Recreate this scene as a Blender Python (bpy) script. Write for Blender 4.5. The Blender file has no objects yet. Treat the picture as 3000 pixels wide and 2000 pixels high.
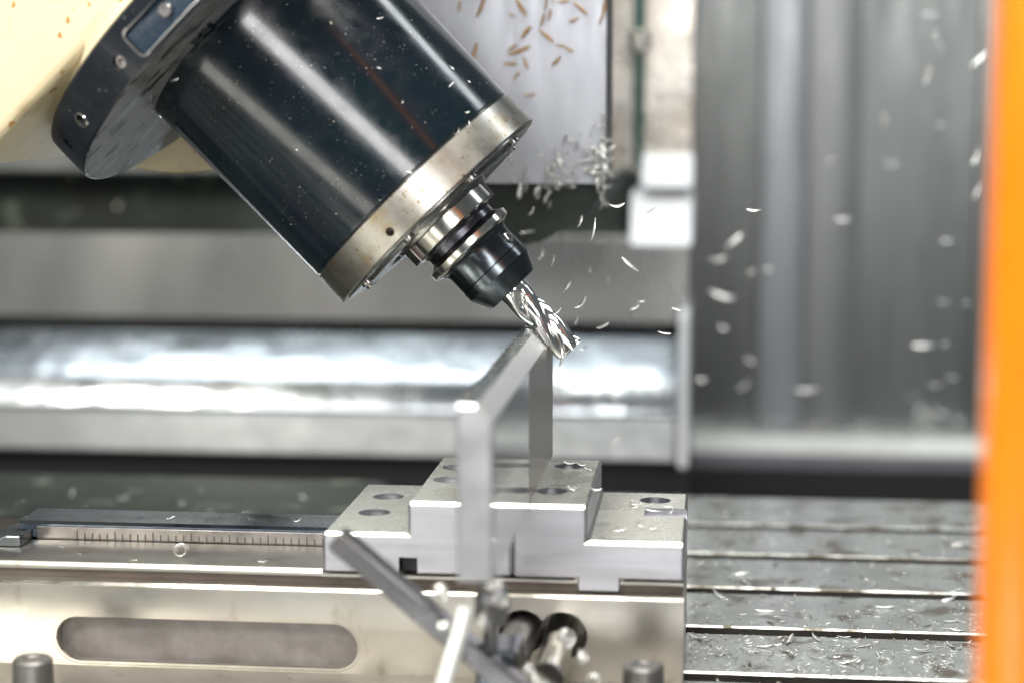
import bpy, bmesh, math, random
from mathutils import Vector, Matrix
random.seed(11)
rad = math.radians
scn = bpy.context.scene
COL = scn.collection

# ------------------------------------------------------------------ camera
cam_d = bpy.data.cameras.new("camera"); cam = bpy.data.objects.new("camera", cam_d); COL.objects.link(cam)
PITCH, YAW = rad(7.236), rad(6.181)
cam.location = (0, 0, .336)
cam.rotation_euler = (math.pi/2 - PITCH, 0, YAW)
cam_d.sensor_width = 36; cam_d.lens = 65.4
cam_d.clip_start = .02; cam_d.clip_end = 60
cam_d.dof.use_dof = True; cam_d.dof.focus_distance = 1.175; cam_d.dof.aperture_fstop = 2.9
scn.camera = cam

# ------------------------------------------------------------------ world and lamps (inside a workshop: no sky, no sun)
w = bpy.data.worlds.new("World"); scn.world = w; w.use_nodes = True
bg = w.node_tree.nodes["Background"]; bg.inputs[0].default_value = (.57, .63, .67, 1); bg.inputs[1].default_value = .22

def lamp(name, loc, aim, sx, sy, power, col):
    l = bpy.data.lights.new(name, 'AREA'); l.shape = 'RECTANGLE'; l.size = sx; l.size_y = sy
    l.energy = power; l.color = col
    o = bpy.data.objects.new(name, l); COL.objects.link(o); o.location = loc
    o.rotation_euler = (Vector(aim) - Vector(loc)).to_track_quat('-Z', 'Y').to_euler()
    return o
lamp("hall_lamp", (.15, -1.25, .80), (-.15, 1.17, .25), 1.7, .34, 30, (1, .98, .97))
lamp("machine_lamp", (-.17, .76, 1.25), (-.14, 1.0, .1), 1.05, .42, 23, (1, .97, .9))
lamp("side_lamp", (-1.0, .10, .80), (-.48, 1.05, .42), .4, .25, 20, (1, .95, .86))
lamp("streak_fill_light", (-.86, .14, -.16), (-.30, 1.1, .36), .9, .14, 2.0, (1, .95, .86))  # added light, low at the left, for a second streak on the housing
lamp("rear_lamp", (-.10, 1.50, 1.15), (-.10, 2.12, .05), 1.9, .25, 15, (.92, .97, 1))

scn.view_settings.view_transform = 'Standard'; scn.view_settings.look = 'None'
scn.view_settings.exposure = 0.0; scn.view_settings.gamma = 1
scn.cycles.use_denoising = True
scn.cycles.max_bounces = 8
scn.cycles.sample_clamp_indirect = 8

# ------------------------------------------------------------------ materials
def mat(name, base, metal=0, rough=.4, c2=None, nscale=60, namt=1.0, spots=None, sscale=300, sthr=.62, srough=None,
        bump=0, bscale=400, stretch=(1, 1, 1), rvar=.0, rscale=40, coat=0, emit=None, detail=6, spec=.5, sdet=3, swidth=.04, specks=(), bdist=.0006, smask=0):
    m = bpy.data.materials.new(name); m.use_nodes = True
    nt = m.node_tree; N = nt.nodes; L = nt.links
    b = N["Principled BSDF"]
    b.inputs["Metallic"].default_value = metal; b.inputs["Roughness"].default_value = rough
    b.inputs["Base Color"].default_value = (*base, 1); b.inputs["Coat Weight"].default_value = coat
    b.inputs["Coat Roughness"].default_value = .08; b.inputs["Specular IOR Level"].default_value = spec
    tc = N.new("ShaderNodeTexCoord"); mp = N.new("ShaderNodeMapping"); mp.inputs["Scale"].default_value = stretch
    L.new(tc.outputs["Object"], mp.inputs["Vector"])
    def noise(sc, det=detail, vec=mp):
        n = N.new("ShaderNodeTexNoise"); n.inputs["Scale"].default_value = sc; n.inputs["Detail"].default_value = det
        n.inputs["Roughness"].default_value = .6
        L.new(vec.outputs["Vector" if vec is mp else "Object"], n.inputs["Vector"]); return n
    def ramp(src, a, bb):
        r = N.new("ShaderNodeMapRange"); r.inputs[1].default_value = a; r.inputs[2].default_value = bb; r.clamp = True
        L.new(src, r.inputs[0]); return r.outputs[0]
    col = None
    if c2:
        mx = N.new("ShaderNodeMix"); mx.data_type = 'RGBA'
        L.new(ramp(noise(nscale).outputs["Fac"], .5 - .2*namt, .5 + .2*namt), mx.inputs[0])
        mx.inputs[6].default_value = (*base, 1); mx.inputs[7].default_value = (*c2, 1); col = mx.outputs[2]
    rsock = None
    if rvar:
        r = N.new("ShaderNodeMapRange"); r.inputs[1].default_value = .3; r.inputs[2].default_value = .7
        r.inputs[3].default_value = max(.02, rough - rvar); r.inputs[4].default_value = rough + rvar
        L.new(noise(rscale).outputs["Fac"], r.inputs[0]); rsock = r.outputs[0]
    for (sc_, ss, th) in ([(spots, sscale, sthr)] if spots and not isinstance(spots, list) else (spots or [])):
        mx = N.new("ShaderNodeMix"); mx.data_type = 'RGBA'
        f = ramp(noise(ss, sdet).outputs["Fac"], th, th + swidth); L.new(f, mx.inputs[0])
        if col: L.new(col, mx.inputs[6])
        else: mx.inputs[6].default_value = (*base, 1)
        mx.inputs[7].default_value = (*sc_, 1); col = mx.outputs[2]
        if srough is not None:
            mr = N.new("ShaderNodeMix"); mr.data_type = 'FLOAT'; L.new(f, mr.inputs[0])
            if rsock: L.new(rsock, mr.inputs[2])
            else: mr.inputs[2].default_value = rough
            mr.inputs[3].default_value = srough; rsock = mr.outputs[0]
            mm = N.new("ShaderNodeMapRange"); mm.inputs[3].default_value = metal; mm.inputs[4].default_value = 0
            L.new(f, mm.inputs[0]); L.new(mm.outputs[0], b.inputs["Metallic"])
    for (sc_, vs_, vr_, keep) in specks:
        v = N.new("ShaderNodeTexVoronoi"); v.inputs["Scale"].default_value = vs_
        wob = noise(vs_*1.7, 2); add = N.new("ShaderNodeVectorMath"); add.operation = 'MULTIPLY_ADD'
        add.inputs[1].default_value = (.9/vs_,)*3; L.new(wob.outputs["Color"], add.inputs[0]); L.new(mp.outputs["Vector"], add.inputs[2])
        L.new(add.outputs[0], v.inputs["Vector"])
        sep = N.new("ShaderNodeSeparateColor"); L.new(v.outputs["Color"], sep.inputs[0])
        # every cell has its own size; most have none
        sz = N.new("ShaderNodeMapRange"); sz.inputs[1].default_value = 1-keep; sz.inputs[2].default_value = 1; sz.inputs[3].default_value = 0; sz.inputs[4].default_value = vr_; L.new(sep.outputs[0], sz.inputs[0])
        lt = N.new("ShaderNodeMath"); lt.operation = 'LESS_THAN'; L.new(v.outputs["Distance"], lt.inputs[0]); L.new(sz.outputs[0], lt.inputs[1])
        if smask:
            mk = N.new("ShaderNodeMath"); mk.operation = 'MULTIPLY'; L.new(lt.outputs[0], mk.inputs[0])
            L.new(ramp(noise(smask, 3).outputs["Fac"], .44, .50), mk.inputs[1]); lt = mk
        mx = N.new("ShaderNodeMix"); mx.data_type = 'RGBA'; L.new(lt.outputs[0], mx.inputs[0])
        if col: L.new(col, mx.inputs[6])
        else: mx.inputs[6].default_value = (*base, 1)
        mx.inputs[7].default_value = (*sc_, 1); col = mx.outputs[2]
    if col: L.new(col, b.inputs["Base Color"])
    if rsock: L.new(rsock, b.inputs["Roughness"])
    if bump:
        bp = N.new("ShaderNodeBump"); bp.inputs["Strength"].default_value = bump; bp.inputs["Distance"].default_value = bdist
        L.new(noise(bscale, 4).outputs["Fac"], bp.inputs["Height"]); L.new(bp.outputs[0], b.inputs["Normal"])
    return m
M = {}
M['housing'] = mat('housing_paint', (.003, .010, .013), 0, .14, c2=(.005, .008, .014), nscale=22, rvar=.08, rscale=90, coat=.3, bump=.07, bscale=1300, spec=.42,
                   specks=[((.62, .64, .60), 420, .14, .30), ((.60, .55, .40), 130, .08, .22), ((.3, .32, .32), 900, .18, .3)], smask=26)
M['flange'] = mat('flange_paint', (.005, .008, .013), 0, .30, c2=(.010, .013, .018), nscale=90, rvar=.08, coat=.1, bump=.08, bscale=700, spec=.3,
                  specks=[((.5, .5, .46), 300, .12, .2)])
M['flange_face'] = mat('flange_face_reflections', (.20, .205, .21), .2, .50, c2=(.26, .265, .265), nscale=120, spots=[((.012, .012, .012), 120, .57), ((.02, .02, .02), 40, .63)],  # grey and dark dashes are reflections painted onto a black face
                       srough=.35, stretch=(.30, 1, 1), bump=.1, specks=[((.012, .012, .012), 160, .45, .5), ((.012, .012, .012), 70, .40, .2)])
M['plate_blue'] = mat('hammered_plate', (.014, .026, .045), 0, .42, spec=.12, c2=(.030, .045, .068), nscale=300, bump=.35, bscale=420)
M['lip'] = mat('worn_lip', (.16, .165, .17), 1, .28, c2=(.5, .5, .48), nscale=40)
M['ring'] = mat('stained_steel_ring', (.43, .42, .39), 1, .33, c2=(.33, .31, .265), nscale=45, specks=[((.24, .16, .08), 330, .36, .5), ((.14, .09, .04), 150, .16, .25)], spots=[((.32, .27, .19), 45, .56)], swidth=.12, bump=.06, rvar=.08)
M['nose'] = mat('nose_face_steel', (.30, .30, .29), 1, .28, c2=(.14, .14, .13), nscale=120, rvar=.1, bump=.12)
M['steel'] = mat('ground_steel', (.66, .65, .60), 1, .16, c2=(.52, .50, .44), nscale=60, rvar=.06)
M['groove'] = mat('dark_groove_steel', (.10, .10, .115), 1, .26, c2=(.05, .05, .06), nscale=80, rvar=.08)
M['oxide'] = mat('black_oxide', (.115, .13, .14), 1, .22, c2=(.06, .07, .08), nscale=90, rvar=.07, bump=.04)
M['carbide'] = mat('bright_carbide', (.74, .74, .73), 1, .13, rvar=.05, rscale=120)
M['alu'] = mat('milled_aluminium', (.88, .89, .91), 1, .34, c2=(.82, .83, .86), nscale=30, rvar=.04)
M['alu_face'] = mat('brushed_aluminium', (.48, .50, .49), 1, .09, c2=(.40, .42, .41), nscale=120, bump=.05, bscale=250, stretch=(1, 14, .6))
M['alu_rear'] = mat('brushed_reflection_aluminium', (.60, .56, .53), 1, .34, c2=(.42, .38, .36), nscale=200, bump=.2, bscale=260, stretch=(1, 14, .4))  # brushed finish with a brownish reflection painted into its colour
M['alu_cut'] = mat('fresh_cut_aluminium', (.90, .90, .90), .9, .40, c2=(.76, .77, .78), nscale=60, bump=.5, bscale=55, stretch=(1, 10, 1))
M['alu_top'] = mat('wet_aluminium_top', (.46, .50, .51), .9, .22, c2=(.30, .34, .35), nscale=60, rvar=.1, specks=[((.98, .98, .95), 330, .25, .3), ((.2, .22, .22), 150, .2, .2)])
M['jaw'] = mat('ground_jaw_steel', (.60, .60, .64), 1, .36, c2=(.49, .49, .52), nscale=22, rvar=.08, rscale=30, bump=.25, bscale=120, stretch=(.3, 1, 8), specks=[((.30, .29, .28), 60, .10, .15)])
M['jaw_top'] = mat('wet_jaw_top', (.58, .59, .56), .65, .28, c2=(.50, .51, .475), nscale=30, detail=3, rvar=.12, rscale=40, specks=[((.95, .95, .92), 160, .16, .2)])
M['vise'] = mat('nickel_vise_body', (.54, .52, .48), 1, .36, c2=(.46, .44, .40), nscale=18, rvar=.09, rscale=26, bump=.15, bscale=160,
                stretch=(1, 1, .5), spots=(.36, .32, .26), sscale=40, sthr=.62, swidth=.12)
M['groove_dark'] = mat('dark_groove', (.13, .11, .095), .7, .45, c2=(.09, .075, .065), nscale=30)
M['pocket'] = mat('rough_pocket', (.27, .255, .25), .75, .5, c2=(.16, .145, .135), nscale=40, bump=.4, bscale=160)
M['rail'] = mat('blued_rail', (.22, .26, .33), 1, .22, c2=(.12, .15, .20), nscale=40, rvar=.08, specks=[((.9, .9, .88), 200, .18, .25)])
M['rail_front'] = mat('rail_face', (.36, .345, .33), 1, .33, c2=(.20, .19, .185), nscale=60, rvar=.1, bump=.2, stretch=(1, 1, .5))
M['dark'] = mat('dark_gap', (.012, .012, .013), 0, .5)
M['table'] = mat('stained_table', (.50, .54, .53), .5, .22, coat=.7, c2=(.28, .28, .265), nscale=20, rvar=.14, rscale=22, bump=.35, bscale=160,
                 spots=[((.12, .09, .065), 34, .56), ((.07, .055, .045), 60, .62)], swidth=.08, specks=[((.85, .86, .84), 190, .16, .25)])
M['cream'] = mat('cream_paint', (.66, .58, .39), 0, .40, c2=(.58, .50, .33), nscale=10, bump=.05, bscale=200, rvar=.06,
                 spots=[((.42, .34, .20), 26, .62)], swidth=.12, specks=[((.36, .17, .02), 120, .34, .30), ((.30, .16, .03), 45, .16, .22)])
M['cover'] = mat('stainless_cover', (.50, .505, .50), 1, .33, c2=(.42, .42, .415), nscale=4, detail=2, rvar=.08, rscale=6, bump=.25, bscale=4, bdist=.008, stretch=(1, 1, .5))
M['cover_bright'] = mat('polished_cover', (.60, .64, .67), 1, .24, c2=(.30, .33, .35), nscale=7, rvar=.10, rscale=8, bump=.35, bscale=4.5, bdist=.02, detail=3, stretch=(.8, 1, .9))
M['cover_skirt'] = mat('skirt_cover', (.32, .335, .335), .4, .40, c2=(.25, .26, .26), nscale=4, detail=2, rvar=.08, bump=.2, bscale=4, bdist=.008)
M['cover_dark'] = mat('oily_recess_and_shade', (.038, .050, .040), .1, .55, spec=.3, c2=(.015, .019, .016), nscale=14, bump=.3, bscale=40, spots=(.17, .20, .15), sscale=26, sthr=.60, swidth=.1, specks=[((.55, .6, .5), 38, .16, .16)])  # mottled dark sheet, also the shade tone of the added table sheet
M['panel'] = mat('pale_panel', (.50, .52, .57), .35, .36, c2=(.40, .42, .46), nscale=18, rvar=.08, bump=.2, bscale=90, stretch=(2, 1, .4), specks=[((.30, .24, .16), 55, .2, .2)])
M['panel_edge'] = mat('dark_edge', (.05, .055, .055), .3, .4)
M['wall'] = mat('grey_wall_sheet', (.20, .21, .205), .6, .33, c2=(.14, .15, .145), nscale=10, rvar=.10, stretch=(1, 1, .15), bump=.4, bscale=14, bdist=.006)
M['wall_lit'] = mat('lit_wall_sheet', (.33, .34, .36), .55, .36, c2=(.27, .28, .295), nscale=12, rvar=.1, stretch=(1, 1, .15), bump=.3, bscale=10, bdist=.006)  # paler tone stands for light on a fold of the wall
M['wall_half_lit'] = mat('half_lit_wall_sheet', (.25, .255, .26), .55, .36, c2=(.20, .205, .21), nscale=12, rvar=.1, stretch=(1, 1, .15), bump=.3, bscale=10, bdist=.006)  # in-between tone for the next, less lit fold
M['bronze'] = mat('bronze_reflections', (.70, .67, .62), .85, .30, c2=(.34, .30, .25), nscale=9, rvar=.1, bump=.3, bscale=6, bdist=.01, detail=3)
M['slot_shade'] = mat('shaded_slot_wall', (.035, .032, .028), .2, .4, c2=(.07, .062, .052), nscale=50)  # slot shade painted near-black onto the slot walls
M['edge'] = mat('worn_slot_edge', (.55, .56, .54), 1, .32, c2=(.10, .09, .07), nscale=40, namt=.6, rvar=.12, specks=[((.06, .05, .04), 120, .4, .4)])
M['ledge'] = mat('lit_ledge_top', (.88, .89, .84), 0, .25, coat=.5, c2=(.72, .73, .68), nscale=12, rvar=.08)  # light falling on the ledge top, put into a near-white colour
M['shaded_ledge_front'] = mat('shaded_ledge_front', (.30, .29, .33), .4, .35, c2=(.22, .22, .24), nscale=9)  # same ledge, its front shade put into a darker colour
M['white'] = mat('white_paint_and_glare', (.80, .81, .82), 0, .35, c2=(.72, .73, .75), nscale=10)  # paint of the end strip, and glare on the column guard
M['green'] = mat('green_pipe', (.018, .065, .050), 0, .3)
M['orange'] = mat('orange_paint', (1.0, .27, .0), 0, .28, c2=(.98, .21, .0), nscale=14, coat=.4, bump=.3, bscale=120, specks=[((.8, .35, .1), 90, .15, .2)])
M['chip'] = mat('aluminium_chip', (.92, .92, .90), .75, .26, c2=(.80, .80, .76), nscale=300)
M['chip_orange'] = mat('orange_reflection_chip', (.50, .27, .085), .45, .42, c2=(.46, .33, .19), nscale=110)  # orange reflection of the door post painted into the chip colour
M['bolt'] = mat('screw_steel', (.30, .29, .28), 1, .25)
M['arm'] = mat('arm_steel', (.30, .30, .31), 1, .30, c2=(.19, .19, .20), nscale=40, rvar=.1)
M['screw_dull'] = mat('dull_screw', (.24, .235, .225), .8, .42, c2=(.16, .155, .15), nscale=60)
M['hose'] = mat('pale_tube', (.72, .75, .72), 0, .25, coat=.4)

# ------------------------------------------------------------------ geometry helpers
def link(name, bm, m, parent=None, smooth=None, mats=None):
    me = bpy.data.meshes.new(name)
    bmesh.ops.recalc_face_normals(bm, faces=bm.faces)
    bm.to_mesh(me); bm.free()
    for mm in (mats or [m]): me.materials.append(mm)
    if smooth is not None:
        for p in me.polygons: p.use_smooth = True
        me.set_sharp_from_angle(angle=rad(smooth))
    o = bpy.data.objects.new(name, me); COL.objects.link(o)
    if parent: o.parent = parent
    return o
def tag(o, label=None, cat=None, group=None, kind=None):
    if label: o["label"] = label
    if cat: o["category"] = cat
    if group: o["group"] = group
    if kind: o["kind"] = kind
    return o
def empty(name, loc=(0, 0, 0), mtx=None):
    o = bpy.data.objects.new(name, None); COL.objects.link(o); o.empty_display_size = .02
    if mtx is not None: o.matrix_world = mtx
    else: o.location = loc
    return o
def box(bm, x0, x1, y0, y1, z0, z1, bev=0, seg=1, mtx=None):
    t = bmesh.new(); bmesh.ops.create_cube(t, size=1)
    for v in t.verts: v.co = Vector(((x0+x1)/2 + v.co.x*(x1-x0), (y0+y1)/2 + v.co.y*(y1-y0), (z0+z1)/2 + v.co.z*(z1-z0)))
    if bev: bmesh.ops.bevel(t, geom=t.edges[:], offset=bev, segments=seg, affect='EDGES', profile=.5)
    return merge(bm, t, mtx)
def merge(bm, t, mtx=None):
    if mtx is not None: bmesh.ops.transform(t, matrix=mtx, verts=t.verts)
    me = bpy.data.meshes.new('tmp'); t.to_mesh(me); t.free(); bm.from_mesh(me); bpy.data.meshes.remove(me); return bm
def lathe(bm, prof, seg=64, cap=(True, True), mtx=None):
    """profile of (t, r) turned about local Z"""
    t = bmesh.new(); rings = []
    for (z, r) in prof:
        rings.append([t.verts.new((r*math.cos(2*math.pi*k/seg), r*math.sin(2*math.pi*k/seg), z)) for k in range(seg)])
    for a, b in zip(rings, rings[1:]):
        for k in range(seg): t.faces.new((a[k], a[(k+1) % seg], b[(k+1) % seg], b[k]))
    if cap[0]: t.faces.new(rings[0][::-1])
    if cap[1]: t.faces.new(rings[-1])
    return merge(bm, t, mtx)
def prism(bm, pts, axis, a0, a1, bev=0, mtx=None):
    """closed 2D outline extruded along an axis ('x': pts are (y,z); 'y': (x,z); 'z': (x,y))"""
    def p3(p, a): return {'x': (a, p[0], p[1]), 'y': (p[0], a, p[1]), 'z': (p[0], p[1], a)}[axis]
    t = bmesh.new()
    A = [t.verts.new(p3(p, a0)) for p in pts]; B = [t.verts.new(p3(p, a1)) for p in pts]
    t.faces.new(A); t.faces.new(B[::-1])
    n = len(pts)
    for k in range(n): t.faces.new((A[k], B[k], B[(k+1) % n], A[(k+1) % n]))
    bmesh.ops.recalc_face_normals(t, faces=t.faces)
    if bev: bmesh.ops.bevel(t, geom=t.edges[:], offset=bev, segments=2, affect='EDGES', profile=.5)
    return merge(bm, t, mtx)
def rrect(x0, x1, y0, y1, r, n=6):
    out = []
    for cx, cy, a in ((x1-r, y1-r, 0), (x0+r, y1-r, 90), (x0+r, y0+r, 180), (x1-r, y0+r, 270)):
        for k in range(n+1):
            q = rad(a + 90*k/n); out.append((cx + r*math.cos(q), cy + r*math.sin(q)))
    return out
def tube(bm, pts, r, seg=12):
    t = bmesh.new(); rings = []
    P = [Vector(p) for p in pts]
    for i, p in enumerate(P):
        d = (P[min(i+1, len(P)-1)] - P[max(i-1, 0)]).normalized()
        u = d.orthogonal().normalized(); v = d.cross(u)
        if rings and u.dot(pu) < 0: u = -u; v = -v
        pu = u
        rr = r[i] if isinstance(r, (list, tuple)) else r
        rings.append([t.verts.new(p + rr*(u*math.cos(2*math.pi*k/seg) + v*math.sin(2*math.pi*k/seg))) for k in range(seg)])
    for a, b in zip(rings, rings[1:]):
        for k in range(seg): t.faces.new((a[k], a[(k+1) % seg], b[(k+1) % seg], b[k]))
    t.faces.new(rings[0][::-1]); t.faces.new(rings[-1])
    return merge(bm, t)
def carve(o, cutters):
    """subtract each cutter bmesh from o, for good"""
    for cb in cutters:
        c = link('cutter', cb, M['dark'])
        c.parent = o.parent
        md = o.modifiers.new('cut', 'BOOLEAN'); md.object = c; md.operation = 'DIFFERENCE'; md.solver = 'EXACT'
        md.material_mode = 'INDEX'
        bpy.context.view_layer.update()
        ev = o.evaluated_get(bpy.context.evaluated_depsgraph_get())
        me = bpy.data.meshes.new_from_object(ev)
        o.modifiers.clear(); o.data = me
        bpy.data.objects.remove(c)
    return o
def zm(loc, ax=(0, 0, 1)):
    """matrix that puts local Z along ax at loc"""
    q = Vector(ax).normalized().to_track_quat('Z', 'Y').to_matrix().to_4x4()
    return Matrix.Translation(loc) @ q
# pixel of the 3000 x 2000 picture to a point at depth Y, or on height Z
F_ = 5450.
RR = cam.rotation_euler.to_matrix(); CC = Vector((0, 0, .336))
def ray(x, y): return RR @ Vector(((x-1500)/F_, (1000-y)/F_, -1))
def PY(x, y, Y): d = ray(x, y); return CC + d*(Y/d.y)
def PZ(x, y, Z): d = ray(x, y); return CC + d*((Z-CC.z)/d.z)

# ================================================================== SETTING
# machine table with T-slots, 100 mm apart
SL = [1.0854 + .1005*k for k in range(-3, 5)]
tb = empty('machine_table', (-.3, 1.2, -.2))
TOPZ = 0.0
edges = [.70] + [v for s in SL for v in (s-.018, s)] + [1.592]
off = Vector(tb.location)
k = 0
for a, b in zip(edges[0::2], edges[1::2]):
    bm = bmesh.new()
    c = .0012
    prism(bm, [(a, -.03), (a, -c), (a+c, 0), (b-c, 0), (b, -c), (b, -.03)], 'x', -1.3, .62)
    bmesh.ops.translate(bm, vec=-off, verts=bm.verts)
    bm.normal_update()
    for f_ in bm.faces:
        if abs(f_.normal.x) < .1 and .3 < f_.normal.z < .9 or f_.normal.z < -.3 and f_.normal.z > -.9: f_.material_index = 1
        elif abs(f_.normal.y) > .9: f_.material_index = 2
    link('table_strip', bm, None, tb, None, [M['table'], M['edge'], M['slot_shade']])
bm = bmesh.new(); box(bm, -1.3, .62, .70, 1.592, -.10, -.03); bmesh.ops.translate(bm, vec=-off, verts=bm.verts)
link('table_bed', bm, M['cover_dark'], tb)
tag(tb, 'stained grey T-slot machine table strewn with metal chips under the vise', 'table')

# floor of the enclosure and back wall
bm = bmesh.new(); box(bm, -2.2, 1.4, .2, 2.9, -.34, -.30); tag(link('floor', bm, M['cover_dark']), kind='structure')
bm = bmesh.new()
# folded sheet: (x, y) outline of the visible face
prof = [(-.60, 2.455), (.9, 2.455), (.9, 2.52), (-.6, 2.52)]
prism(bm, prof, 'z', -.12, 1.0)
bwall = tag(link('back_wall', bm, M['wall']), kind='structure')
for x0, x1, y0, m_ in ((.0585, .1180, 2.440, 'wall_lit'), (.1182, .1865, 2.444, 'wall_half_lit'), (.335, .42, 2.446, 'wall')):  # panel tones carry the light bands of the folded sheet
    bm = bmesh.new(); prism(bm, [(x0, 2.4545)] + [(x0 + .003 - .003*math.cos(rad(a)), y0 + .003 - .003*math.sin(rad(a))) for a in (0, 30, 60, 90)]
                            + [(x1 - .002 + .002*math.sin(rad(a)), y0 + .003 - .003*math.cos(rad(a))) for a in (0, 30, 60, 90)] + [(x1, 2.4545)], 'z', -.083, 1.0)
    link('wall_panel', bm, M[m_], bwall, 60)
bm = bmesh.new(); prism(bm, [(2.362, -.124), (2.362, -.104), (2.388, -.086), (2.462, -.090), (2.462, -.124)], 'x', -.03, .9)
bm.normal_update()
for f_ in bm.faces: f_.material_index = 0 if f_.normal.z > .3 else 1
tag(link('wall_ledge', bm, None, None, None, [M['ledge'], M['shaded_ledge_front']]), kind='structure')
bm = bmesh.new(); box(bm, -.03, .9, 2.36, 2.5, -.32, -.1225); tag(link('wall_base', bm, M['dark']), kind='structure')

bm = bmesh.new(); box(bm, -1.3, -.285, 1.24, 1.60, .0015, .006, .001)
tag(link('table_shade_sheet', bm, M['cover_dark']), 'added dark sheet standing for shade on the table behind the vise rail', 'plate')  # added sheet, its dark colour stands for shade on the table

# sheet-steel way cover behind the table
wc = empty('way_cover', (-.5, 2.0, -.30))
o_ = Vector(wc.location)
def wpart(name, m, build, smooth=None):
    bm = bmesh.new(); build(bm); bmesh.ops.translate(bm, vec=-o_, verts=bm.verts)
    return link(name, bm, m, wc, smooth)
XL, XR = -1.6, -.0235
wpart('upper_recess', M['cover_dark'], lambda b: box(b, XL, XR-.07, 2.05, 2.2, .185, .262, .004))
wpart('upper_cap', M['wall'], lambda b: box(b, XL, -.50, 1.93, 2.2, .2635, .36, .004))
wpart('fixed_panel', M['cover'], lambda b: prism(b, [(1.988, .103), (1.985, .196), (2.2, .196), (2.2, .103)], 'x', XL, XR-.002, .0008))
wpart('slide_gap', M['dark'], lambda b: box(b, XL, XR-.006, 2.01, 2.2, .092, .102))
def slope(b):
    prism(b, [(1.93, .012), (1.945, .045), (1.985, .088), (1.995, .092), (2.2, .092), (2.2, .012)], 'x', XL, XR-.012, .004)
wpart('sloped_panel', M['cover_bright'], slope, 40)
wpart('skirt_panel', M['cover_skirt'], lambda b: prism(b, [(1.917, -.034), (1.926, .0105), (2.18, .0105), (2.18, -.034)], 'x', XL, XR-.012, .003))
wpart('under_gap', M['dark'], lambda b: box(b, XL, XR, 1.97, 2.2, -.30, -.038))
wpart('end_strip', M['white'], lambda b: box(b, XR-.0105, XR, 1.915, 2.1, -.040, .120, .003, 2))
tag(wc, 'long stepped stainless sheet steel way cover running behind the vise', 'machine cover')

# tall polished column guard to the right of the head cover
cg = empty('column_guard', (-.08, 2.05, .19)); o_ = Vector(cg.location)
def cpart(name, m, build, smooth=None):
    bm = bmesh.new(); build(bm); bmesh.ops.translate(bm, vec=-o_, verts=bm.verts)
    return link(name, bm, m, cg, smooth)
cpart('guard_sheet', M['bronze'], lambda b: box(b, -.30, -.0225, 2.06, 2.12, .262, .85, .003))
cpart('glare_block_upper', M['white'], lambda b: prism(b, [(1.985, .249), (2.012, .283), (2.1, .283), (2.1, .249)], 'x', -.0775, -.0225, .003))  # added white block standing for glare on the polished guard
cpart('glare_block_lower', M['white'], lambda b: prism(b, [(1.965, .188), (2.005, .244), (2.1, .244), (2.1, .188)], 'x', -.088, -.0225, .003))  # second added block, white for the glare lower down
tag(cg, 'polished upright column guard with added white glare blocks beside the grey wall', 'machine guard')
# green pipe with a bright clamp
pp = empty('coolant_pipe', (-.079, 1.96, .272)); bm = bmesh.new()
lathe(bm, [(0, .0045), (.06, .006), (.5, .0075)], 20); link('pipe', bm, M['green'], pp, 60)
bm = bmesh.new(); lathe(bm, [(.118, .008), (.12, .0115), (.14, .0115), (.142, .008)], 20); link('clamp_ring', bm, M['steel'], pp, 40)
tag(pp, 'thin dark green upright pipe with a bright clamp before the column guard', 'pipe')

# pale head cover (sheet box) that catches chips
hc = empty('head_cover', (-.15, 1.45, .2785)); bm = bmesh.new()
prism(bm, rrect(-.13, .0705, 0, .45, .006, 3), 'y', -.08, -.05)
link('cover_sheet', bm, M['panel'], hc, 40)
bm = bmesh.new(); box(bm, .0708, .0740, -.081, -.051, -.004, .46, .0008); link('edge_strip', bm, M['panel_edge'], hc)
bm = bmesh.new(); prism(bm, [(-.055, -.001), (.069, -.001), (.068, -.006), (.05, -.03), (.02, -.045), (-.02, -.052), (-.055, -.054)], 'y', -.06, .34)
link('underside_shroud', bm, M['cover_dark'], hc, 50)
tag(hc, 'pale grey sheet metal cover with orange brown chips stuck on it behind the spindle', 'machine cover')

# orange door post close to the lens
dp = empty('door_post', (.1163, .66, -.1)); bm = bmesh.new()
prism(bm, rrect(-.0195, .022, -.016, .03, .0195, 14), 'z', -.3, .9)
link('post', bm, M['orange'], dp, 60)
bm = bmesh.new(); box(bm, -.006, .010, -.0166, -.013, .357, .374, .001, 2); link('marker', bm, mat('magenta_marker', (.75, .02, .22), 0, .4), dp)
tag(dp, 'glossy orange rounded door post beside the machine opening', 'door post')

# ================================================================== VISE
VY0, VY1 = 1.048, 1.188           # front and back of the jaws
vs = empty('machine_vise', (-.22, 1.12, 0)); VO = Vector(vs.location)
def vpart(name, m, build, smooth=None, parent=None, mats=None):
    bm = bmesh.new(); build(bm); bmesh.ops.translate(bm, vec=-VO, verts=bm.verts)
    return link(name, bm, m, parent or vs, smooth, mats)
VXL, VXR = -.60, -.0140
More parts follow.
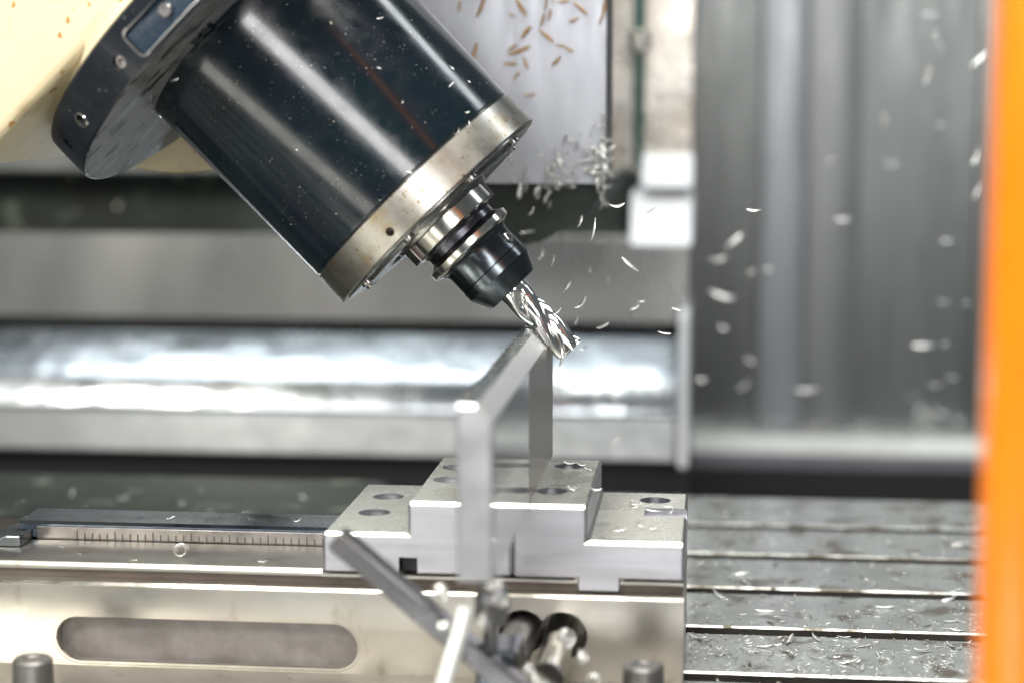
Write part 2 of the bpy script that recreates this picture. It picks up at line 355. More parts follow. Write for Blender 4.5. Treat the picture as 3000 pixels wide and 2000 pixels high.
# body: gently bulged front face
bp = [(1.0475, .0005)]
for k in range(13):
    q = k/12; z = .002 + q*.0515
    bp.append((1.0460 - .0080*q*q - .0010 + .0092*(1-q)**2*0 + .0065*(1-q)**2 + .0075*max(0, q-.3)**2*1.6, z))
bp += [(1.0420, .0542), (1.0440, .0558), (1.187, .0558), (1.187, .0005)]
bp[0] = (bp[1][0] + .0005, .0005)
body = vpart('vise_body', None, lambda b: prism(b, bp, 'x', VXL, VXR), 30, None, [M['vise'], M['steel']])
for p in body.data.polygons:
    if .45 < abs(p.normal.z) < .85 and p.center.z > .05: p.material_index = 1
def loc(bm): bmesh.ops.translate(bm, vec=-VO, verts=bm.verts); return bm
def slotcut(x0, x1, z0, z1, y0, y1, r=None):
    b = bmesh.new(); prism(b, rrect(x0, x1, z0, z1, r or (z1-z0)/2 - .0002, 10), 'y', y0, y1); return loc(b)
c1 = slotcut(-.3879, -.2046, .0052, .0344, 1.02, 1.0570, .0144)
h1 = bmesh.new(); lathe(h1, [(0, .0135), (.09, .0135)], 40, mtx=zm((-.1070, 1.09, .033), (0, -1, 0))); loc(h1)
h2 = bmesh.new(); lathe(h2, [(0, .0145), (.09, .0145)], 40, mtx=zm((-.0838, 1.09, .0315), (0, -1, 0))); loc(h2)
carve(body, [c1, h1, h2])
vpart('pocket_floor', M['pocket'], lambda b: prism(b, rrect(-.3876, -.2049, .0039, .0341, .0148, 8), 'y', 1.0560, 1.062), None, body)
def bodyy(z):
    for a, b in zip(bp[1:13], bp[2:14]):
        if a[1] <= z <= b[1]: return a[0] + (b[0]-a[0])*(z-a[1])/(b[1]-a[1])
    return 1.05
vpart('base_plate', M['vise'], lambda b: box(b, VXL, VXR-.0006, .975, 1.19, .0003, .0022, .0005))
# pocket rim, a thin bright chamfer
def rim(b):
    o = rrect(-.3894, -.2031, .0034, .0359, .0160, 10); i = rrect(-.3876, -.2049, .0056, .0341, .0140, 10)
    t = bmesh.new()
    A = [t.verts.new((p[0], bodyy(p[1])-.0003, p[1])) for p in o]; B = [t.verts.new((p[0], bodyy(p[1])+.0019, p[1])) for p in i]
    n = len(A)
    for k in range(n): t.faces.new((A[k], A[(k+1) % n], B[(k+1) % n], B[k]))
    merge(b, t)
vpart('pocket_rim', M['steel'], rim, None, body)
# groove between body and ledge, ledge with a bright chamfer
vpart('groove_strip', M['groove_dark'], lambda b: box(b, VXL, VXR-.001, 1.0535, 1.18, .0559, .0615))
def ledge(b):
    prism(b, [(1.0500, .0616), (1.0500, .0634), (1.0520, .0653), (1.106, .0653), (1.106, .0616)], 'x', VXL, -.2262)
    prism(b, [(1.0490, .0616), (1.0490, .0634), (1.18, .0634), (1.18, .0616)], 'x', -.2260, VXR-.0005)
vpart('slide_ledge', M['vise'], ledge)
# guide rail with scale marks
rl = vpart('guide_rail', M['rail'], lambda b: prism(b, [(1.110, .0745), (1.1125, .0762), (1.147, .0762), (1.147, .064), (1.110, .064)], 'x', -.434, -.21))
vpart('rail_face', M['rail_front'], lambda b: box(b, -.4215, -.2262, 1.1085, 1.1099, .0560, .0732, .0003), None, rl)
def tick(b, L): box(b, -.0003, .0003, -.0004, .0004, 0, L)
for k in range(34):
    x = -.395 + k*.0049
    bm = bmesh.new(); tick(bm, .0042 if k % 5 else .0056)
    t = link('scale_mark', bm, M['groove_dark'], rl); t.location = Vector((x, 1.1084, .0655)) - VO
vpart('rail_stop', M['oxide'], lambda b: prism(b, [(-.452, .0655), (-.423, .0655), (-.423, .0725), (-.432, .0725)], 'y', 1.085, 1.14, .001))

# jaws: left (moving) jaw with a low step, right (fixed) jaw with a low step, split at the seam
SEAM = -.1132
def jaw(name, xs, mats_top):
    """xs: list of (x0, x1, ztop); built as one stepped block extruded in Y with chamfered top edges"""
def stepped(pts, name):
    bm = bmesh.new(); t = bmesh.new()
    A = [t.verts.new((p[0], VY0, p[1])) for p in pts]; B = [t.verts.new((p[0], VY1, p[1])) for p in pts]
    t.faces.new(A); t.faces.new(B[::-1]); n = len(pts)
    for k in range(n): t.faces.new((A[k], B[k], B[(k+1) % n], A[(k+1) % n]))
    bmesh.ops.recalc_face_normals(t, faces=t.faces)
    bmesh.ops.bevel(t, geom=t.edges[:], offset=.0017, segments=1, affect='EDGES')
    bmesh.ops.recalc_face_normals(t, faces=t.faces)
    for f_ in t.faces: f_.material_index = 1 if f_.normal.z > .9 else 2 if .3 < f_.normal.z else 0
    merge(bm, t); loc(bm)
    return link(name, bm, None, vs, None, [M['jaw'], M['jaw_top'], M['steel']])
ZL, ZT, ZR = .0885, .1075, .0868
jl = stepped([(-.2252, .0645), (-.2252, ZL), (-.1745, ZL), (-.1745, ZT), (SEAM-.0004, ZT), (SEAM-.0004, .0645)], 'moving_jaw')
jr = stepped([(SEAM+.0004, .0643), (SEAM+.0004, ZT), (-.0700, ZT), (-.0700, ZR), (VXR+.0002, ZR), (VXR+.0002, .0643), (-.0500, .0643), (-.0500, .0565), (-.0760, .0565), (-.0760, .0643)], 'fixed_jaw')
def hole(x, y, z, r, dep, r2=None):
    b = bmesh.new(); prof = [(-dep, r), (.004, r)]
    lathe(b, prof, 36, mtx=Matrix.Translation((x, y, z))); return loc(b)
carve(jl, [hole(-.2037, 1.150, ZL, .0098, .008), hole(-.2043, 1.103, ZL, .0098, .008), hole(-.1600, 1.115, ZT, .0095, .007), hole(-.1600, 1.155, ZT, .0095, .007),
           loc(box(bmesh.new(), -.180, -.1690, 1.0, 1.08, .0640, .0745))])
notch = bmesh.new(); box(notch, -.040, .01, 1.118, 1.142, ZR-.006, ZR+.01)
carve(jr, [hole(-.0895, 1.166, ZT, .0095, .007), hole(-.0940, 1.088, ZT, .0095, .007), hole(-.0345, 1.165, ZR, .0098, .008), loc(notch)])
def screw(loc_, r, h, name='cap_screw', parent=None, m=None, ax=(0, 0, 1), sock=True):
    bm = bmesh.new(); s = r*.52
    prof = [(0, r), (h*.82, r), (h, r*.88)]
    prof += [(h, s), (h*.45, s*.95)] if sock else []
    lathe(bm, prof, 24, mtx=zm((0, 0, 0), ax))
    o = link(name, bm, m or M['bolt'], parent, 35)
    o.location = loc_
    return o
for (x, y, z) in ((-.2037, 1.150, ZL-.0078), (-.2043, 1.103, ZL-.0078), (-.1600, 1.115, ZT-.0068), (-.1600, 1.155, ZT-.0068), (-.0895, 1.166, ZT-.0068), (-.0940, 1.088, ZT-.0068), (-.0345, 1.165, ZR-.0078)):
    screw(Vector((x, y, z)) - VO, .0088, .0036, 'jaw_screw', jl if x < SEAM else jr, M['oxide'])
vpart('key_slot', M['dark'], lambda b: box(b, -.179, -.1695, 1.056, 1.07, .0645, .0742), None, jl)
tag(vs, 'long nickel plated machine vise with stepped jaws and a slotted pocket in its side', 'vise')
# clamping screws standing in front of the vise
for (px, py, lab) in ((95, 1925, 'dark round clamping screw at the slotted pocket end of the vise'), (1885, 1943, 'dark round clamping screw below the stepped right jaw of the vise')):
    p = PY(px, py, .985)
    e_ = empty('clamping_screw', (p.x, .985, .0))
    bm = bmesh.new(); lathe(bm, [(.0021, .0118), (p.z-.0015, .0112), (p.z, .0098), (p.z-.0003, .006), (p.z-.0012, .0052)], 32)
    link('screw_head', bm, M['screw_dull'], e_, 35)
    bm = bmesh.new(); lathe(bm, [(.0021, .0150), (.0041, .0150), (.0045, .0145)], 32); link('washer', bm, M['bolt'], e_, 35)
    tag(e_, lab, 'screw')

# ================================================================== WORKPIECE
PX0, PX1, PY0, PY1, PZ0, PZ1 = -.1213, -.1036, .872, 1.2065, .1072, .1938
wp = empty('workpiece_plate', ((PX0+PX1)/2, 1.1, PZ0)); WO = Vector(wp.location)
def outline(c): return [(PX0, PZ0), (PX1, PZ0), (PX1, PZ1-c), (PX1-c, PZ1), (PX0+.0006, PZ1), (PX0, PZ1-.0006)]
def wseg(name, y0, y1, c, sidemat, endbev):
    t = bmesh.new(); ptz = outline(c)
    A = [t.verts.new((p[0], y0, p[1])) for p in ptz]; B = [t.verts.new((p[0], y1, p[1])) for p in ptz]
    t.faces.new(A); t.faces.new(B[::-1]); n = len(ptz)
    for k in range(n): t.faces.new((A[k], B[k], B[(k+1) % n], A[(k+1) % n]))
    bmesh.ops.recalc_face_normals(t, faces=t.faces)
    if endbev:
        ee = [e for e in t.edges if all(abs(v.co.y-y0) < 1e-6 for v in e.verts)]
        bmesh.ops.bevel(t, geom=ee, offset=.0012, segments=1, affect='EDGES')
        bmesh.ops.recalc_face_normals(t, faces=t.faces)
    for f_ in t.faces:
        nn = f_.normal
        f_.material_index = 3 if (nn.x > .5 and nn.z > .5) else 2 if (nn.z > .9 and f_.calc_area() > 1e-4) else 1 if (nn.x > .9) else 0
    bm = bmesh.new(); merge(bm, t); bmesh.ops.translate(bm, vec=-WO, verts=bm.verts)
    return link(name, bm, None, wp, None, [M['alu'], sidemat, M['alu_top'], M['alu_cut']])
wseg('plate_body', PY0, 1.046, .0082, M['alu_face'], True)
wseg('rear_reflection_section', 1.0461, 1.148, .0082, M['alu_rear'], False)
wseg('cut_end', 1.1481, PY1, .0100, M['alu_rear'], False)
tag(wp, 'thick upright bright aluminium plate on the vise jaws with a freshly milled chamfered edge', 'workpiece')

# ================================================================== SPINDLE HEAD
TH, PH = rad(45.9), rad(.5)
D = Vector((math.cos(TH)*math.cos(PH), math.sin(PH), -math.sin(TH)*math.cos(PH)))
Ex = Vector((math.sin(TH), 0, math.cos(TH))); Ex = (Ex - D*Ex.dot(D)).normalized()
Ey = D.cross(Ex)
C0 = Vector((-.1735, 1.17, .2685))
SM = Matrix(((Ex.x, Ey.x, D.x, C0.x), (Ex.y, Ey.y, D.y, C0.y), (Ex.z, Ey.z, D.z, C0.z), (0, 0, 0, 1)))
sp = empty('spindle_head', mtx=SM)
def spart(name, m, build, smooth=30, parent=None, mats=None):
    bm = bmesh.new(); build(bm); return link(name, bm, m, parent or sp, smooth, mats)
RH = .0845
hs = spart('housing', M['housing'], lambda b: lathe(b, [(-.170, RH+.0012), (-.1645, RH+.0012), (-.1640, RH+.0004), (-.0245, RH-.0016), (-.0232, RH-.0026), (-.0226, RH-.0026)], 160))
rg = spart('nose_ring', M['ring'], lambda b: lathe(b, [(-.0225, RH-.0022), (-.0218, RH-.0012), (-.0008, RH-.0012), (0, RH-.0022), (0, .070)], 160, (True, True)))
hb = bmesh.new(); lathe(hb, [(0, .0028), (.02, .0028)], 20, mtx=Matrix.Rotation(rad(102), 4, 'Z') @ zm((.070, 0, -.0075), (1, 0, 0)))
carve(rg, [hb])
for p in rg.data.polygons: p.use_smooth = True
rg.data.set_sharp_from_angle(angle=rad(30))
nf = spart('nose_face', M['nose'], lambda b: lathe(b, [(-.001, .0785), (.0008, .0785), (.0012, .076), (.0012, .064), (.0035, .062), (.0035, .045), (.0015, .043), (.0015, .038), (.005, .036), (.005, .02)], 96))
for k in range(8):
    a = rad(12 + 45*k)
    screw((.0680*math.cos(a), .0680*math.sin(a), .001), .0040, .0026, 'face_screw', nf, M['bolt'])
fl = spart('flange', M['flange'], lambda b: lathe(b, [(-.1970, .1430), (-.1955, .1445), (-.1682, .1445), (-.1672, .1436), (-.1672, .12)], 200))
# recess for the cover plate on the flange rim and radial screw holes
PR = Matrix.Rotation(rad(3), 4, 'Z')
pk = bmesh.new(); prism(pk, rrect(-.0330, .0330, -.1885, -.1700, .004, 5), 'y', .1378, .16, mtx=PR)
cuts = [pk]
for ang, tz in ((111.5, -.1795), (133.5, -.1790), (148.5, -.1815)):
    b = bmesh.new(); lathe(b, [(0, .0042), (.03, .0042)], 24, mtx=Matrix.Rotation(rad(ang), 4, 'Z') @ zm((.134, 0, tz), (1, 0, 0))); cuts.append(b)
carve(fl, cuts)
for p in fl.data.polygons: p.use_smooth = True
fl.data.set_sharp_from_angle(angle=rad(25))
def lipring(b):
    o = rrect(-.0336, .0336, -.1891, -.1694, .0046, 5); q = rrect(-.0322, .0322, -.1877, -.1708, .0032, 5); t = bmesh.new()
    top = lambda p: math.sqrt(.1445**2 - p[0]**2) + .0003
    A = [t.verts.new((p[0], top(p), p[1])) for p in o]; B = [t.verts.new((p[0], top(p)-.0002, p[1])) for p in q]; E_ = [t.verts.new((p[0], .1385, p[1])) for p in q]; n_ = len(A)
    for k in range(n_):
        t.faces.new((A[k], A[(k+1) % n_], B[(k+1) % n_], B[k])); t.faces.new((B[k], B[(k+1) % n_], E_[(k+1) % n_], E_[k]))
    merge(b, t, PR)
spart('plate_lip', M['lip'], lipring, 30, fl)
cp = spart('cover_plate', M['plate_blue'], lambda b: prism(b, rrect(-.0318, .0318, -.1872, -.1712, .0030, 5), 'y', .1365, .1392, .0005, PR))
screw((-.0120, .1388, -.1800), .0040, .0024, 'plate_screw', cp, M['bolt'], (0, 1, 0))
for ang, tz in ((111.5, -.1795), (133.5, -.1790), (148.5, -.1815)):
    a = rad(ang)
    bm = bmesh.new(); lathe(bm, [(-.004, .0036), (.0, .0036), (.0, .0022), (-.003, .002)], 18, mtx=zm((0, 0, 0), (math.cos(a), math.sin(a), 0)))
    o = link('rim_plug', bm, M['bolt'], fl, 35); o.location = (.1425*math.cos(a), .1425*math.sin(a), tz)
bm = bmesh.new(); lathe(bm, [(0, .0052), (.0008, .0047), (.0008, .0040), (0, .0038)], 24, (False, False), mtx=zm((0, 0, 0), (math.cos(rad(133.5)), math.sin(rad(133.5)), 0)))
o = link('plug_rim', bm, M['steel'], fl, 35); o.location = (.1443*math.cos(rad(133.5)), .1443*math.sin(rad(133.5)), -.179)
spart('flange_face', M['flange_face'], lambda b: lathe(b, [(-.1671, .1428), (-.1668, .1425), (-.1668, .084)], 120))
for ang in (101, 96):
    a = rad(ang)
    o = screw((.095*math.cos(a), .095*math.sin(a), -.1668), .0046, .002, 'collar_screw', sp, M['oxide'])
# cream casting: block with its lower right face just behind the flange, boss and rotary housing
def casting(b):
    prism(b, [(-.16, -.2040), (.108, -.2040), (.112, -.2075), (.112, -.62), (-.16, -.62)], 'x', -.166, .34, .004)
ct = spart('casting', M['cream'], casting, 35)
spart('boss', M['cream'], lambda b: lathe(b, [(-.2120, .128), (-.2050, .1285), (-.2000, .131), (-.1971, .134)], 128), 50, ct)
bm = bmesh.new()
lathe(bm, [(0, .146), (.004, .150), (.16, .150), (.164, .146)], 128, mtx=SM.inverted() @ zm(PY(520, 508, 1.29) + Vector((0, 0, .150)), (0, 1, 0)))
link('rotary_housing', bm, M['cream'], sp, 40)
tag(sp, 'tilted glossy black milling spindle head with stained steel nose ring and cream casting', 'spindle head')

# tool holder
th = empty('tool_holder', mtx=SM)
def tpart(name, m, prof, smooth=28, seg=96):
    bm = bmesh.new(); lathe(bm, prof, seg); return link(name, bm, m, th, smooth)
tpart('drive_collar', M['steel'], [(.004, .0300), (.0055, .0315), (.0145, .0315), (.0155, .0305), (.0165, .0285)])
tpart('groove', M['groove'], [(.0163, .0275), (.0185, .0262), (.0225, .0262), (.0252, .0292)])
tpart('gripper_flange', M['steel'], [(.0250, .0292), (.0262, .0316), (.0300, .0316), (.0308, .0308), (.0325, .0262)])
cbody = tpart('collet_body', M['oxide'], [(.0324, .0268), (.0340, .0250), (.0365, .0243), (.0485, .0245), (.0488, .0242)])
tpart('collet_nut', M['oxide'], [(.0489, .0243), (.0492, .0247), (.0552, .0247), (.0558, .0243), (.0672, .0186), (.0680, .0176), (.0680, .0112), (.0660, .0105)])
for sgn in (150, 330):
    a = rad(sgn); bm = bmesh.new(); box(bm, -.005, .005, -.0065, .0065, .0045, .0158, .0006, 1, Matrix.Rotation(a, 4, 'Z') @ Matrix.Translation((.0290, 0, 0)))
    link('drive_key', bm, M['bolt'], th)
a = rad(25); bm = bmesh.new(); lathe(bm, [(-.004, .0038), (.0008, .0038), (.0012, .003), (.0012, .0018), (-.001, .0016)], 18, mtx=zm((.0243*math.cos(a), .0243*math.sin(a), .0425), (math.cos(a), math.sin(a), 0)))
link('lock_screw', bm, M['steel'], cbody, 35)
tag(th, 'steel and black tool holder clamped in the spindle nose', 'tool holder')

# end mill with three helical flutes
em = empty('end_mill', mtx=SM); bm = bmesh.new()
NS, NZ, RT = 90, 90, .0099
rows = []
for j in range(NZ+1):
    t_ = j/NZ; z = .060 + t_*.0612
    tw = 2*math.pi*(z-.070)/.098
    runout = min(1, max(0, (z-.0695)/.010))
    row = []
    for k in range(NS):
        a = 2*math.pi*k/NS; u = (a*3/(2*math.pi)) % 1
        # land, relief, gullet
        if u < .14: g = 1
        elif u < .34: g = 1 - .10*(u-.14)/.20
        elif u < .82: g = .90 - .40*math.sin(math.pi*min(1, (u-.34)/.48)**.85)**1.3 if (u-.34)/.48 < 1 else .9
        else: g = .9 + .1*((u-.82)/.18)**.5
        r = RT*((1-runout) + runout*g)
        if t_ > .985: r *= .93
        row.append(bm.verts.new((r*math.cos(a+tw), r*math.sin(a+tw), z)))
    rows.append(row)
for A, B in zip(rows, rows[1:]):
    for k in range(NS): bm.faces.new((A[k], A[(k+1) % NS], B[(k+1) % NS], B[k]))
bm.faces.new(rows[0][::-1]); bm.faces.new(rows[-1])
link('fluted_body', bm, M['carbide'], em, 30)
tag(em, 'shiny helical fluted end mill cutting the top edge of the plate', 'end mill')

# ================================================================== WORK STOP in front of the vise
ws = empty('work_stop', (-.104, .96, .0)); WSO = Vector(ws.location)
def sbuild(name, m, build, smooth=None):
    bm = bmesh.new(); build(bm); bmesh.ops.translate(bm, vec=-WSO, verts=bm.verts); return link(name, bm, m, ws, smooth)
sbuild('guide_rod', M['arm'], lambda b: tube(b, [(-.1078, 1.085, .0325), (-.1078, .985, .0325)], .0100, 28), 40)
sbuild('guide_rod', M['steel'], lambda b: tube(b, [(-.0850, 1.085, .0310), (-.0850, .965, .0310)], .0088, 28), 40)
A_ = PY(985, 1572, .93); B_ = PY(1575, 2065, .93)
dv = (B_-A_); Lb = dv.length
bm_m = Matrix.Translation(A_) @ Matrix.Rotation(-math.atan2(dv.z, dv.x), 4, 'Y')
sbuild('swing_arm', M['arm'], lambda b: box(b, 0, Lb+.02, -.006, .010, -.0062, .0050, .0012, 1, bm_m))
sbuild('clamp_block', M['oxide'], lambda b: box(b, -.1215, -.0990, .942, .975, .018, .052, .002, 2))
sbuild('thumb_screw', M['arm'], lambda b: lathe(b, [(0, .004), (.020, .004), (.022, .0085), (.036, .0095), (.040, .0080), (.042, .003)], 14, mtx=zm((-.1130, .938, .048), (.05, -.15, 1))), 20)
tag(ws, 'blurred steel work stop arm slanting across the front of the vise', 'work stop')
tp = empty('air_tube', (-.121, .905, .085)); bm = bmesh.new()
tube(bm, [(.0, .0, .0), (-.003, -.004, -.012), (-.007, -.010, -.026), (-.013, -.018, -.048), (-.016, -.022, -.075)], .0042, 14)
link('tube_body', bm, M['hose'], tp, 60)
tag(tp, 'short pale plastic tube hanging down past the slanting stop arm', 'tube')

# ================================================================== CHIPS
def chip_mesh(i, L, W, curl, twist, th_=.00018):
    bm = bmesh.new(); n = 7; top = []; bot = []
    for k in range(n+1):
        u = k/n; s = (u-.5)
        a = s*curl
        R_ = L/max(abs(curl), .15)
        x = R_*math.sin(a); z = R_*(1-math.cos(a))
        wd = W*(math.sin(math.pi*min(max(u*.94+.03, 0), 1))**.7)*(.6+.4*u)
        tw = twist*s
        off_ = Vector((0, math.cos(tw)*wd/2, math.sin(tw)*wd/2)); p = Vector((x, 0, z))
        nrm = Vector((0, -math.sin(tw), math.cos(tw)))*th_
        top.append((bm.verts.new(p+off_+nrm), bm.verts.new(p-off_+nrm))); bot.append((bm.verts.new(p+off_-nrm), bm.verts.new(p-off_-nrm)))
    for k in range(n):
        bm.faces.new((top[k][0], top[k][1], top[k+1][1], top[k+1][0])); bm.faces.new((bot[k][1], bot[k][0], bot[k+1][0], bot[k+1][1]))
        bm.faces.new((top[k][0], top[k+1][0], bot[k+1][0], bot[k][0])); bm.faces.new((top[k][1], bot[k][1], bot[k+1][1], top[k+1][1]))
    bmesh.ops.recalc_face_normals(bm, faces=bm.faces)
    me = bpy.data.meshes.new('chip'); bm.to_mesh(me); bm.free()
    for p in me.polygons: p.use_smooth = True
    return me
CH = []
for i in range(12):
    me = chip_mesh(i, random.uniform(.0055, .0095), random.uniform(.0013, .0026), random.uniform(.15, .8) if i < 8 else random.uniform(1.2, 2.0), random.uniform(-1.4, 1.4)); me.materials.append(M['chip']); CH.append(me)
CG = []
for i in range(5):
    me = chip_mesh(i, random.uniform(.008, .013), random.uniform(.0018, .003), random.uniform(.4, 1.4), random.uniform(-1, 1)); me.materials.append(M['chip_orange']); CG.append(me)
from mathutils import Euler, Quaternion
def chip(p, rot, label, group, s=1, pool=None, mesh=None, name='metal_chip'):
    o = bpy.data.objects.new(name, mesh or random.choice(pool or CH)); COL.objects.link(o)
    o.location = p; o.rotation_euler = rot; o.scale = (s, s, s)
    return tag(o, label, 'metal chip', group)
R3 = lambda: Euler((random.uniform(0, 6.28), random.uniform(0, 6.28), random.uniform(0, 6.28)))
FLAT = lambda: Euler((random.uniform(-.35, .35), random.uniform(-.3, .3), random.uniform(0, 6.28)))
LT, GT = 'small curled bright metal chip lying on the slotted machine table', 'chips lying on the table'
n = 0
while n < 112:
    px = random.uniform(2020, 2890); py = random.gauss(1885, 55) if random.random() < .72 else random.uniform(1540, 1990)
    if px < 2250 and random.random() < .25: py = random.uniform(1560, 1990)
    if not 1470 < py < 2020: continue
    p = PZ(px, py, .0009)
    if any(s-.020 < p.y < s+.001 for s in SL): continue
    chip(p, FLAT(), LT, GT, pool=CH[:9], s=random.choice((.6, .8, 1.0, 1.2, 1.5, 1.8))*random.uniform(.85, 1.1)); n += 1
for k in range(16):
    px = random.uniform(0, 950); p = PZ(px, random.uniform(1435, 1530), .0068)
    if p.y > 1.59 or p.y < 1.25 or p.x > -.30: continue
    chip(p, FLAT(), 'small chip lying on the added dark shade sheet behind the vise rail', 'chips on the dark plate', 1.4)
# flying chips: (x, y, depth, length factor, angle in the picture)
FLY = [(1740, 672, 1.17, 1.3, 80), (1805, 605, 1.18, 1.0, 0), (1700, 650, 1.22, 1.0, 70), (1845, 775, 1.19, 1.2, -40), (1984, 908, 1.18, 1.0, -20), (1946, 976, 1.18, .9, -10),
       (1768, 955, 1.26, 1.1, 25), (1862, 902, 1.24, .7, 30), (1880, 884, 1.24, .5, 0), (1634, 914, 1.15, 1.0, 42), (1646, 1046, 1.14, 1.1, 82), (1620, 765, 1.25, .9, 75),
       (1727, 795, 1.24, 1.0, 80), (1662, 840, 1.25, .9, 55), (1705, 890, 1.22, 1.0, 50), (1588, 745, 1.3, .8, 70), (1610, 600, 1.35, .8, 80), (1780, 820, 1.4, .9, 60), (1560, 620, 1.3, .8, 60),
       (1710, 1020, 1.3, .7, 20), (1690, 940, 1.28, .7, 70), (1905, 620, 1.3, .7, 30), (1800, 1290, 1.4, .8, 20),
       (2208, 617, 1.25, 1.0, -3), (2100, 762, 1.75, 1.2, 0), (2202, 798, 1.8, 1.0, 20), (2250, 790, 1.8, .6, 0), (2112, 866, 1.8, 1.2, -20), (2120, 962, 1.8, 1.2, -20), (2150, 706, 1.7, 1.4, 40),
       (2055, 1112, 1.8, .7, 0), (2470, 643, 1.8, 1.5, 0), (2590, 362, 1.8, 1.3, 85), (2755, 367, 1.9, .8, 0), (2775, 706, 1.8, 1.3, 0), (2765, 886, 1.85, 1.0, 0), (2832, 889, 1.85, .7, 0),
       (2705, 1012, 1.8, 1.2, 0), (2765, 1008, 1.8, .7, 0), (2725, 42, 1.85, 1.2, 0), (2752, 130, 1.8, 1.8, -65), (2718, 222, 1.8, 1.2, 80), (2360, 1142, 1.9, 1.2, 0), (2435, 470, 1.9, 1.2, 40),
       (2870, 175, 1.7, 1.1, 40), (2862, 460, 1.7, 1.2, 70), (2865, 560, 1.7, 1.2, 60), (2180, 1130, 1.9, 1.3, 35), (2190, 1052, 1.9, .8, -40), (2790, 1105, 1.9, .7, 0), (2740, 1128, 1.9, .7, 0), (2610, 480, 2.0, 1.0, 0)]
VD = RR @ Vector((0, 0, 1))
for (x, y, Y, s, ang) in FLY:
    # long axis at the given slope in the plane facing the lens, tilted a little out of it
    q = RR.to_4x4() @ Matrix.Rotation(rad(ang), 4, 'Z') @ Matrix.Rotation(random.uniform(-.9, .2) - .5, 4, 'X')
    chip(PY(x, y, Y), q.to_euler(), *(('bright sliver of metal flying through the air beside the cutter', 'slivers flying beside the cutter') if Y < 1.5 else ('blurred bright chip flying before the grey wall panels', 'chips flying before the grey wall')), s*random.uniform(.75, 1.35)*(1.3 if Y < 1.5 else 1.75), CH)
# chips on the pale cover: bright tangle at the lower corner, ones tinted with orange reflection above
front = 1.45-.08-.0012
for k in range(62):
    u = random.random()
    px = 1490 + 290*u**.75; py = 560 - 90*u + random.gauss(-15, 38)
    if random.random() < .3: px, py = random.gauss(1768, 8), random.uniform(360, 600)
    chip(PY(px, py, front - random.uniform(0, .012)), R3(), 'bright chip in the tangle at the bottom corner of the pale cover', 'chips tangled on the pale cover', random.uniform(.9, 2.1))
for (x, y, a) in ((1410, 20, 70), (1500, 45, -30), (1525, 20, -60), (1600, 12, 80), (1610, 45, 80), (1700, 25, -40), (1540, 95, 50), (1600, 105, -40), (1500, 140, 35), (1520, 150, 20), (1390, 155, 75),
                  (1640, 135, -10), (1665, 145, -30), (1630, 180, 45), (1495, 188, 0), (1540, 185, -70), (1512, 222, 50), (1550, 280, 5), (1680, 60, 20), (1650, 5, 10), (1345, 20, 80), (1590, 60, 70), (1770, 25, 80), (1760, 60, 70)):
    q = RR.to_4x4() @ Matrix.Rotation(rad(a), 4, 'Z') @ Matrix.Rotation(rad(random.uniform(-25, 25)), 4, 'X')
    chip(PY(x, y, front-.001), q.to_euler(), 'chip tinted with orange reflection stuck to the face of the pale cover', 'orange reflection chips on the pale cover', random.uniform(.8, 1.5), CG)
# chips on the jaws
for k in range(20):
    px, py = (random.gauss(1880, 45), random.uniform(1470, 1560)) if k < 13 else (random.uniform(1660, 1745), random.uniform(1345, 1440))
    z = ZR if k < 13 else ZT
    p = PZ(px, py, z+.0016)
    chip(p, FLAT(), 'bright chip lying on top of the stepped vise jaw', 'chips on the vise jaws', random.uniform(.7, 1.3))
# chips on rail and ledge
for (x, y, z) in ((180, 1600, .0662), (230, 1620, .0662), (390, 1640, .0662), (770, 1645, .0662), (500, 1515, .077), (730, 1520, .077), (870, 1525, .077), (215, 1547, .0755)):
    chip(PZ(x, y, z), FLAT(), 'single bright chip lying on the long rail of the vise', 'chips on the vise rail', random.uniform(.5, 1.0))
def curl_mesh(Rr, turns, W, grow=.5):
    bm = bmesh.new(); n = int(22*turns); prev = None
    for k in range(n+1):
        a = 2*math.pi*turns*k/n; r = Rr*(1-grow*k/n); y = W*.8*k/n*turns
        q = [bm.verts.new((rr*math.cos(a), y+dy, rr*math.sin(a))) for rr in (r, r-.0003) for dy in (0, W)]
        if prev:
            bm.faces.new((prev[0], prev[1], q[1], q[0])); bm.faces.new((prev[3], prev[2], q[2], q[3])); bm.faces.new((prev[0], q[0], q[2], prev[2])); bm.faces.new((prev[1], prev[3], q[3], q[1]))
        prev = q
    bmesh.ops.recalc_face_normals(bm, faces=bm.faces)
    me = bpy.data.meshes.new('curl'); bm.to_mesh(me); bm.free(); me.materials.append(M['chip'])
    for p in me.polygons: p.use_smooth = True
    return me
CU = [curl_mesh(.0048, 1.6, .0028), curl_mesh(.0036, 2.2, .0030, .2)]
chip(PZ(530, 1632, .0662) + Vector((0, 0, .004)), (0, 0, .3), 'curled spiral chip resting on the ledge of the vise', None, 1, None, CU[0], 'spiral_chip')
for (x, y, Y) in ((1300, 1745, .925), (1340, 1800, .92), (1290, 1825, .92), (1430, 1812, .918), (1470, 1712, .90), (1470, 1755, .92), (1670, 1870, .96), (1690, 1925, .955), (1740, 1985, .95), (1560, 1965, .925)):
    chip(PY(x, y, Y), R3(), 'blurred curly chip caught on the work stop in front of the vise', 'chips on the work stop', random.uniform(.8, 1.3), None, random.choice(CU), 'spiral_chip')
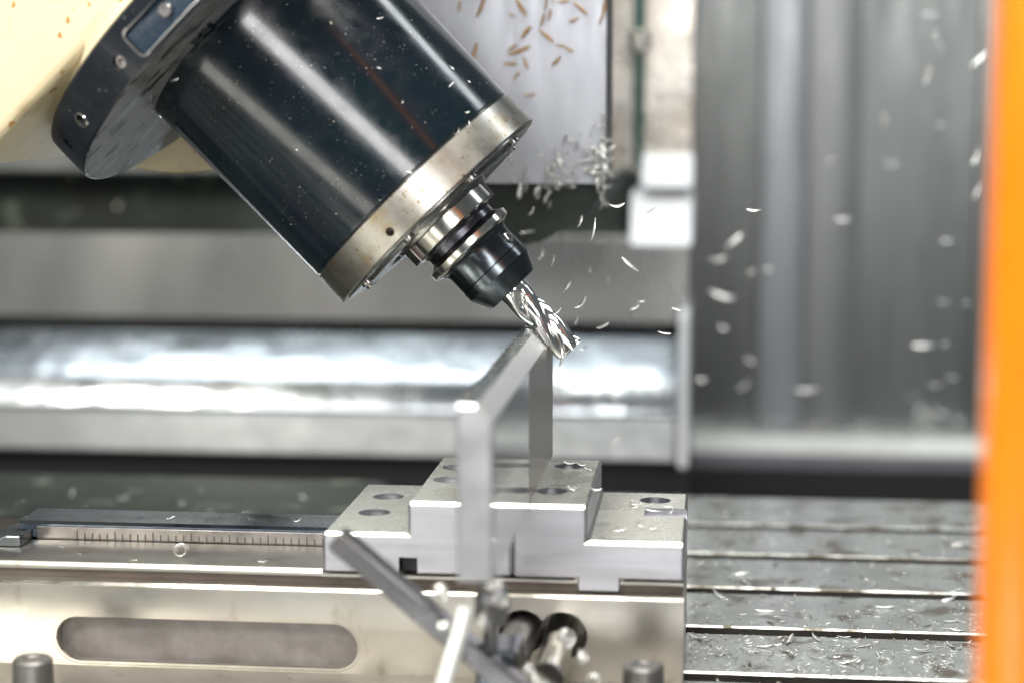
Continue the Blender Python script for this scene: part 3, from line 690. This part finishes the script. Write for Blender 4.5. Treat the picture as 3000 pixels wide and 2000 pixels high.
# chips on the spindle head
for (a, t_, r, s, m_) in ((118, -.160, .099, 1.1, 0), (124, -.162, .112, 1.3, 0), (46, -.021, RH, .8, 1), (52, -.0225, RH, .9, 1)):
    aa = rad(a); p = SM @ Vector((r*math.cos(aa), r*math.sin(aa), t_))
    chip(p, R3(), 'pale sliver of metal stuck on the black spindle housing', 'chips on the spindle head', s)
for (x, y, s) in ((1105, 55, 1.2), (1320, 250, .5), (1325, 200, .4), (1180, 300, .35), (1110, 200, .4), (1375, 240, .4), (1200, 505, .5), (870, 440, .3), (1370, 330, .4)):
    # onto the housing surface
    d = ray(x, y); o0 = SM.inverted() @ CC; dd = (SM.inverted().to_3x3() @ d)
    aq = dd.x**2+dd.y**2; bq = 2*(o0.x*dd.x+o0.y*dd.y); cq = o0.x**2+o0.y**2-(RH-.0006)**2
    kq = bq*bq-4*aq*cq
    if kq < 0: continue
    p = CC + d*((-bq-math.sqrt(kq))/(2*aq))
    q = RR.to_4x4() @ Matrix.Rotation(random.uniform(-.8, 1.2), 4, 'Z') @ Matrix.Rotation(-.5, 4, 'X')
    chip(p, q.to_euler(), 'pale sliver of metal stuck on the black spindle housing', 'chips on the spindle head', s)
# chips on the plate by the cutter
for (x, y) in [(1475, 1042), (1440, 1080)] + [(random.uniform(1532, 1585), random.uniform(955, 975)) for _ in range(9)]:
    chip(PZ(x, y, PZ1+.0008) + Vector((0, 0, random.uniform(0, .0025))), R3(), 'tiny chip lying on the top edge of the plate', 'chips on the plate', .55)
# chip cluster on the wall ledge
for k in range(16):
    chip(PY(random.gauss(2725, 38), random.gauss(1230, 30), 2.25), R3(), 'blurred chip in the clump on the wall ledge', 'chips on the wall ledge', random.uniform(1.8, 3.0))

# fine swarf between the chips on the table: too many to count
bm = bmesh.new(); n = 0
while n < 900:
    px = random.uniform(2015, 2900); py = random.gauss(1895, 60) if random.random() < .6 else random.uniform(1500, 2010)
    if not 1470 < py < 2020: continue
    p = PZ(px, py, .0006)
    if any(q-.020 < p.y < q+.001 for q in SL): continue
    me = random.choice(CH); t = bmesh.new(); t.from_mesh(me)
    merge(bm, t, Matrix.Translation(p) @ FLAT().to_matrix().to_4x4() @ Matrix.Scale(random.uniform(.2, .6), 4)); n += 1
tag(link('fine_swarf', bm, M['chip']), 'fine glittering swarf scattered over the slotted table', 'swarf', None, 'stuff')

# ragged burr and packed swarf where the cutter meets the plate: a part of the plate
bm = bmesh.new()
for k in range(26):
    y = random.uniform(1.140, 1.172); c = .0091; u = random.random()
    p = Vector((PX1 - c*u, y, PZ1 - c*(1-u))) if k % 2 else Vector((random.uniform(PX0+.004, PX1-c), random.uniform(1.150, 1.172), PZ1))
    t = bmesh.new(); t.from_mesh(random.choice(CH[:8]))
    merge(bm, t, Matrix.Translation(p + Vector((.0003, 0, .0005))) @ R3().to_matrix().to_4x4() @ Matrix.Scale(random.uniform(.18, .42), 4))
bmesh.ops.translate(bm, vec=-WO, verts=bm.verts)
tag(link('burr', bm, M['chip'], wp), kind='stuff')

# clinging fine swarf at the corner of the pale cover: too many to count
bm = bmesh.new()
for k in range(190):
    u = random.random(); px = 1560 + 225*u**.6; py = 540 - 80*u + random.gauss(-25, 45)
    if random.random() < .35: px, py = random.gauss(1770, 7), random.uniform(330, 580)
    t = bmesh.new(); t.from_mesh(random.choice(CH))
    merge(bm, t, Matrix.Translation(PY(px, min(py, 548), front - random.uniform(0, .006))) @ R3().to_matrix().to_4x4() @ Matrix.Scale(random.uniform(.3, .9), 4))
tag(link('clinging_swarf', bm, M['chip']), 'fine glittering swarf clinging to the bottom corner of the pale cover', 'swarf', None, 'stuff')
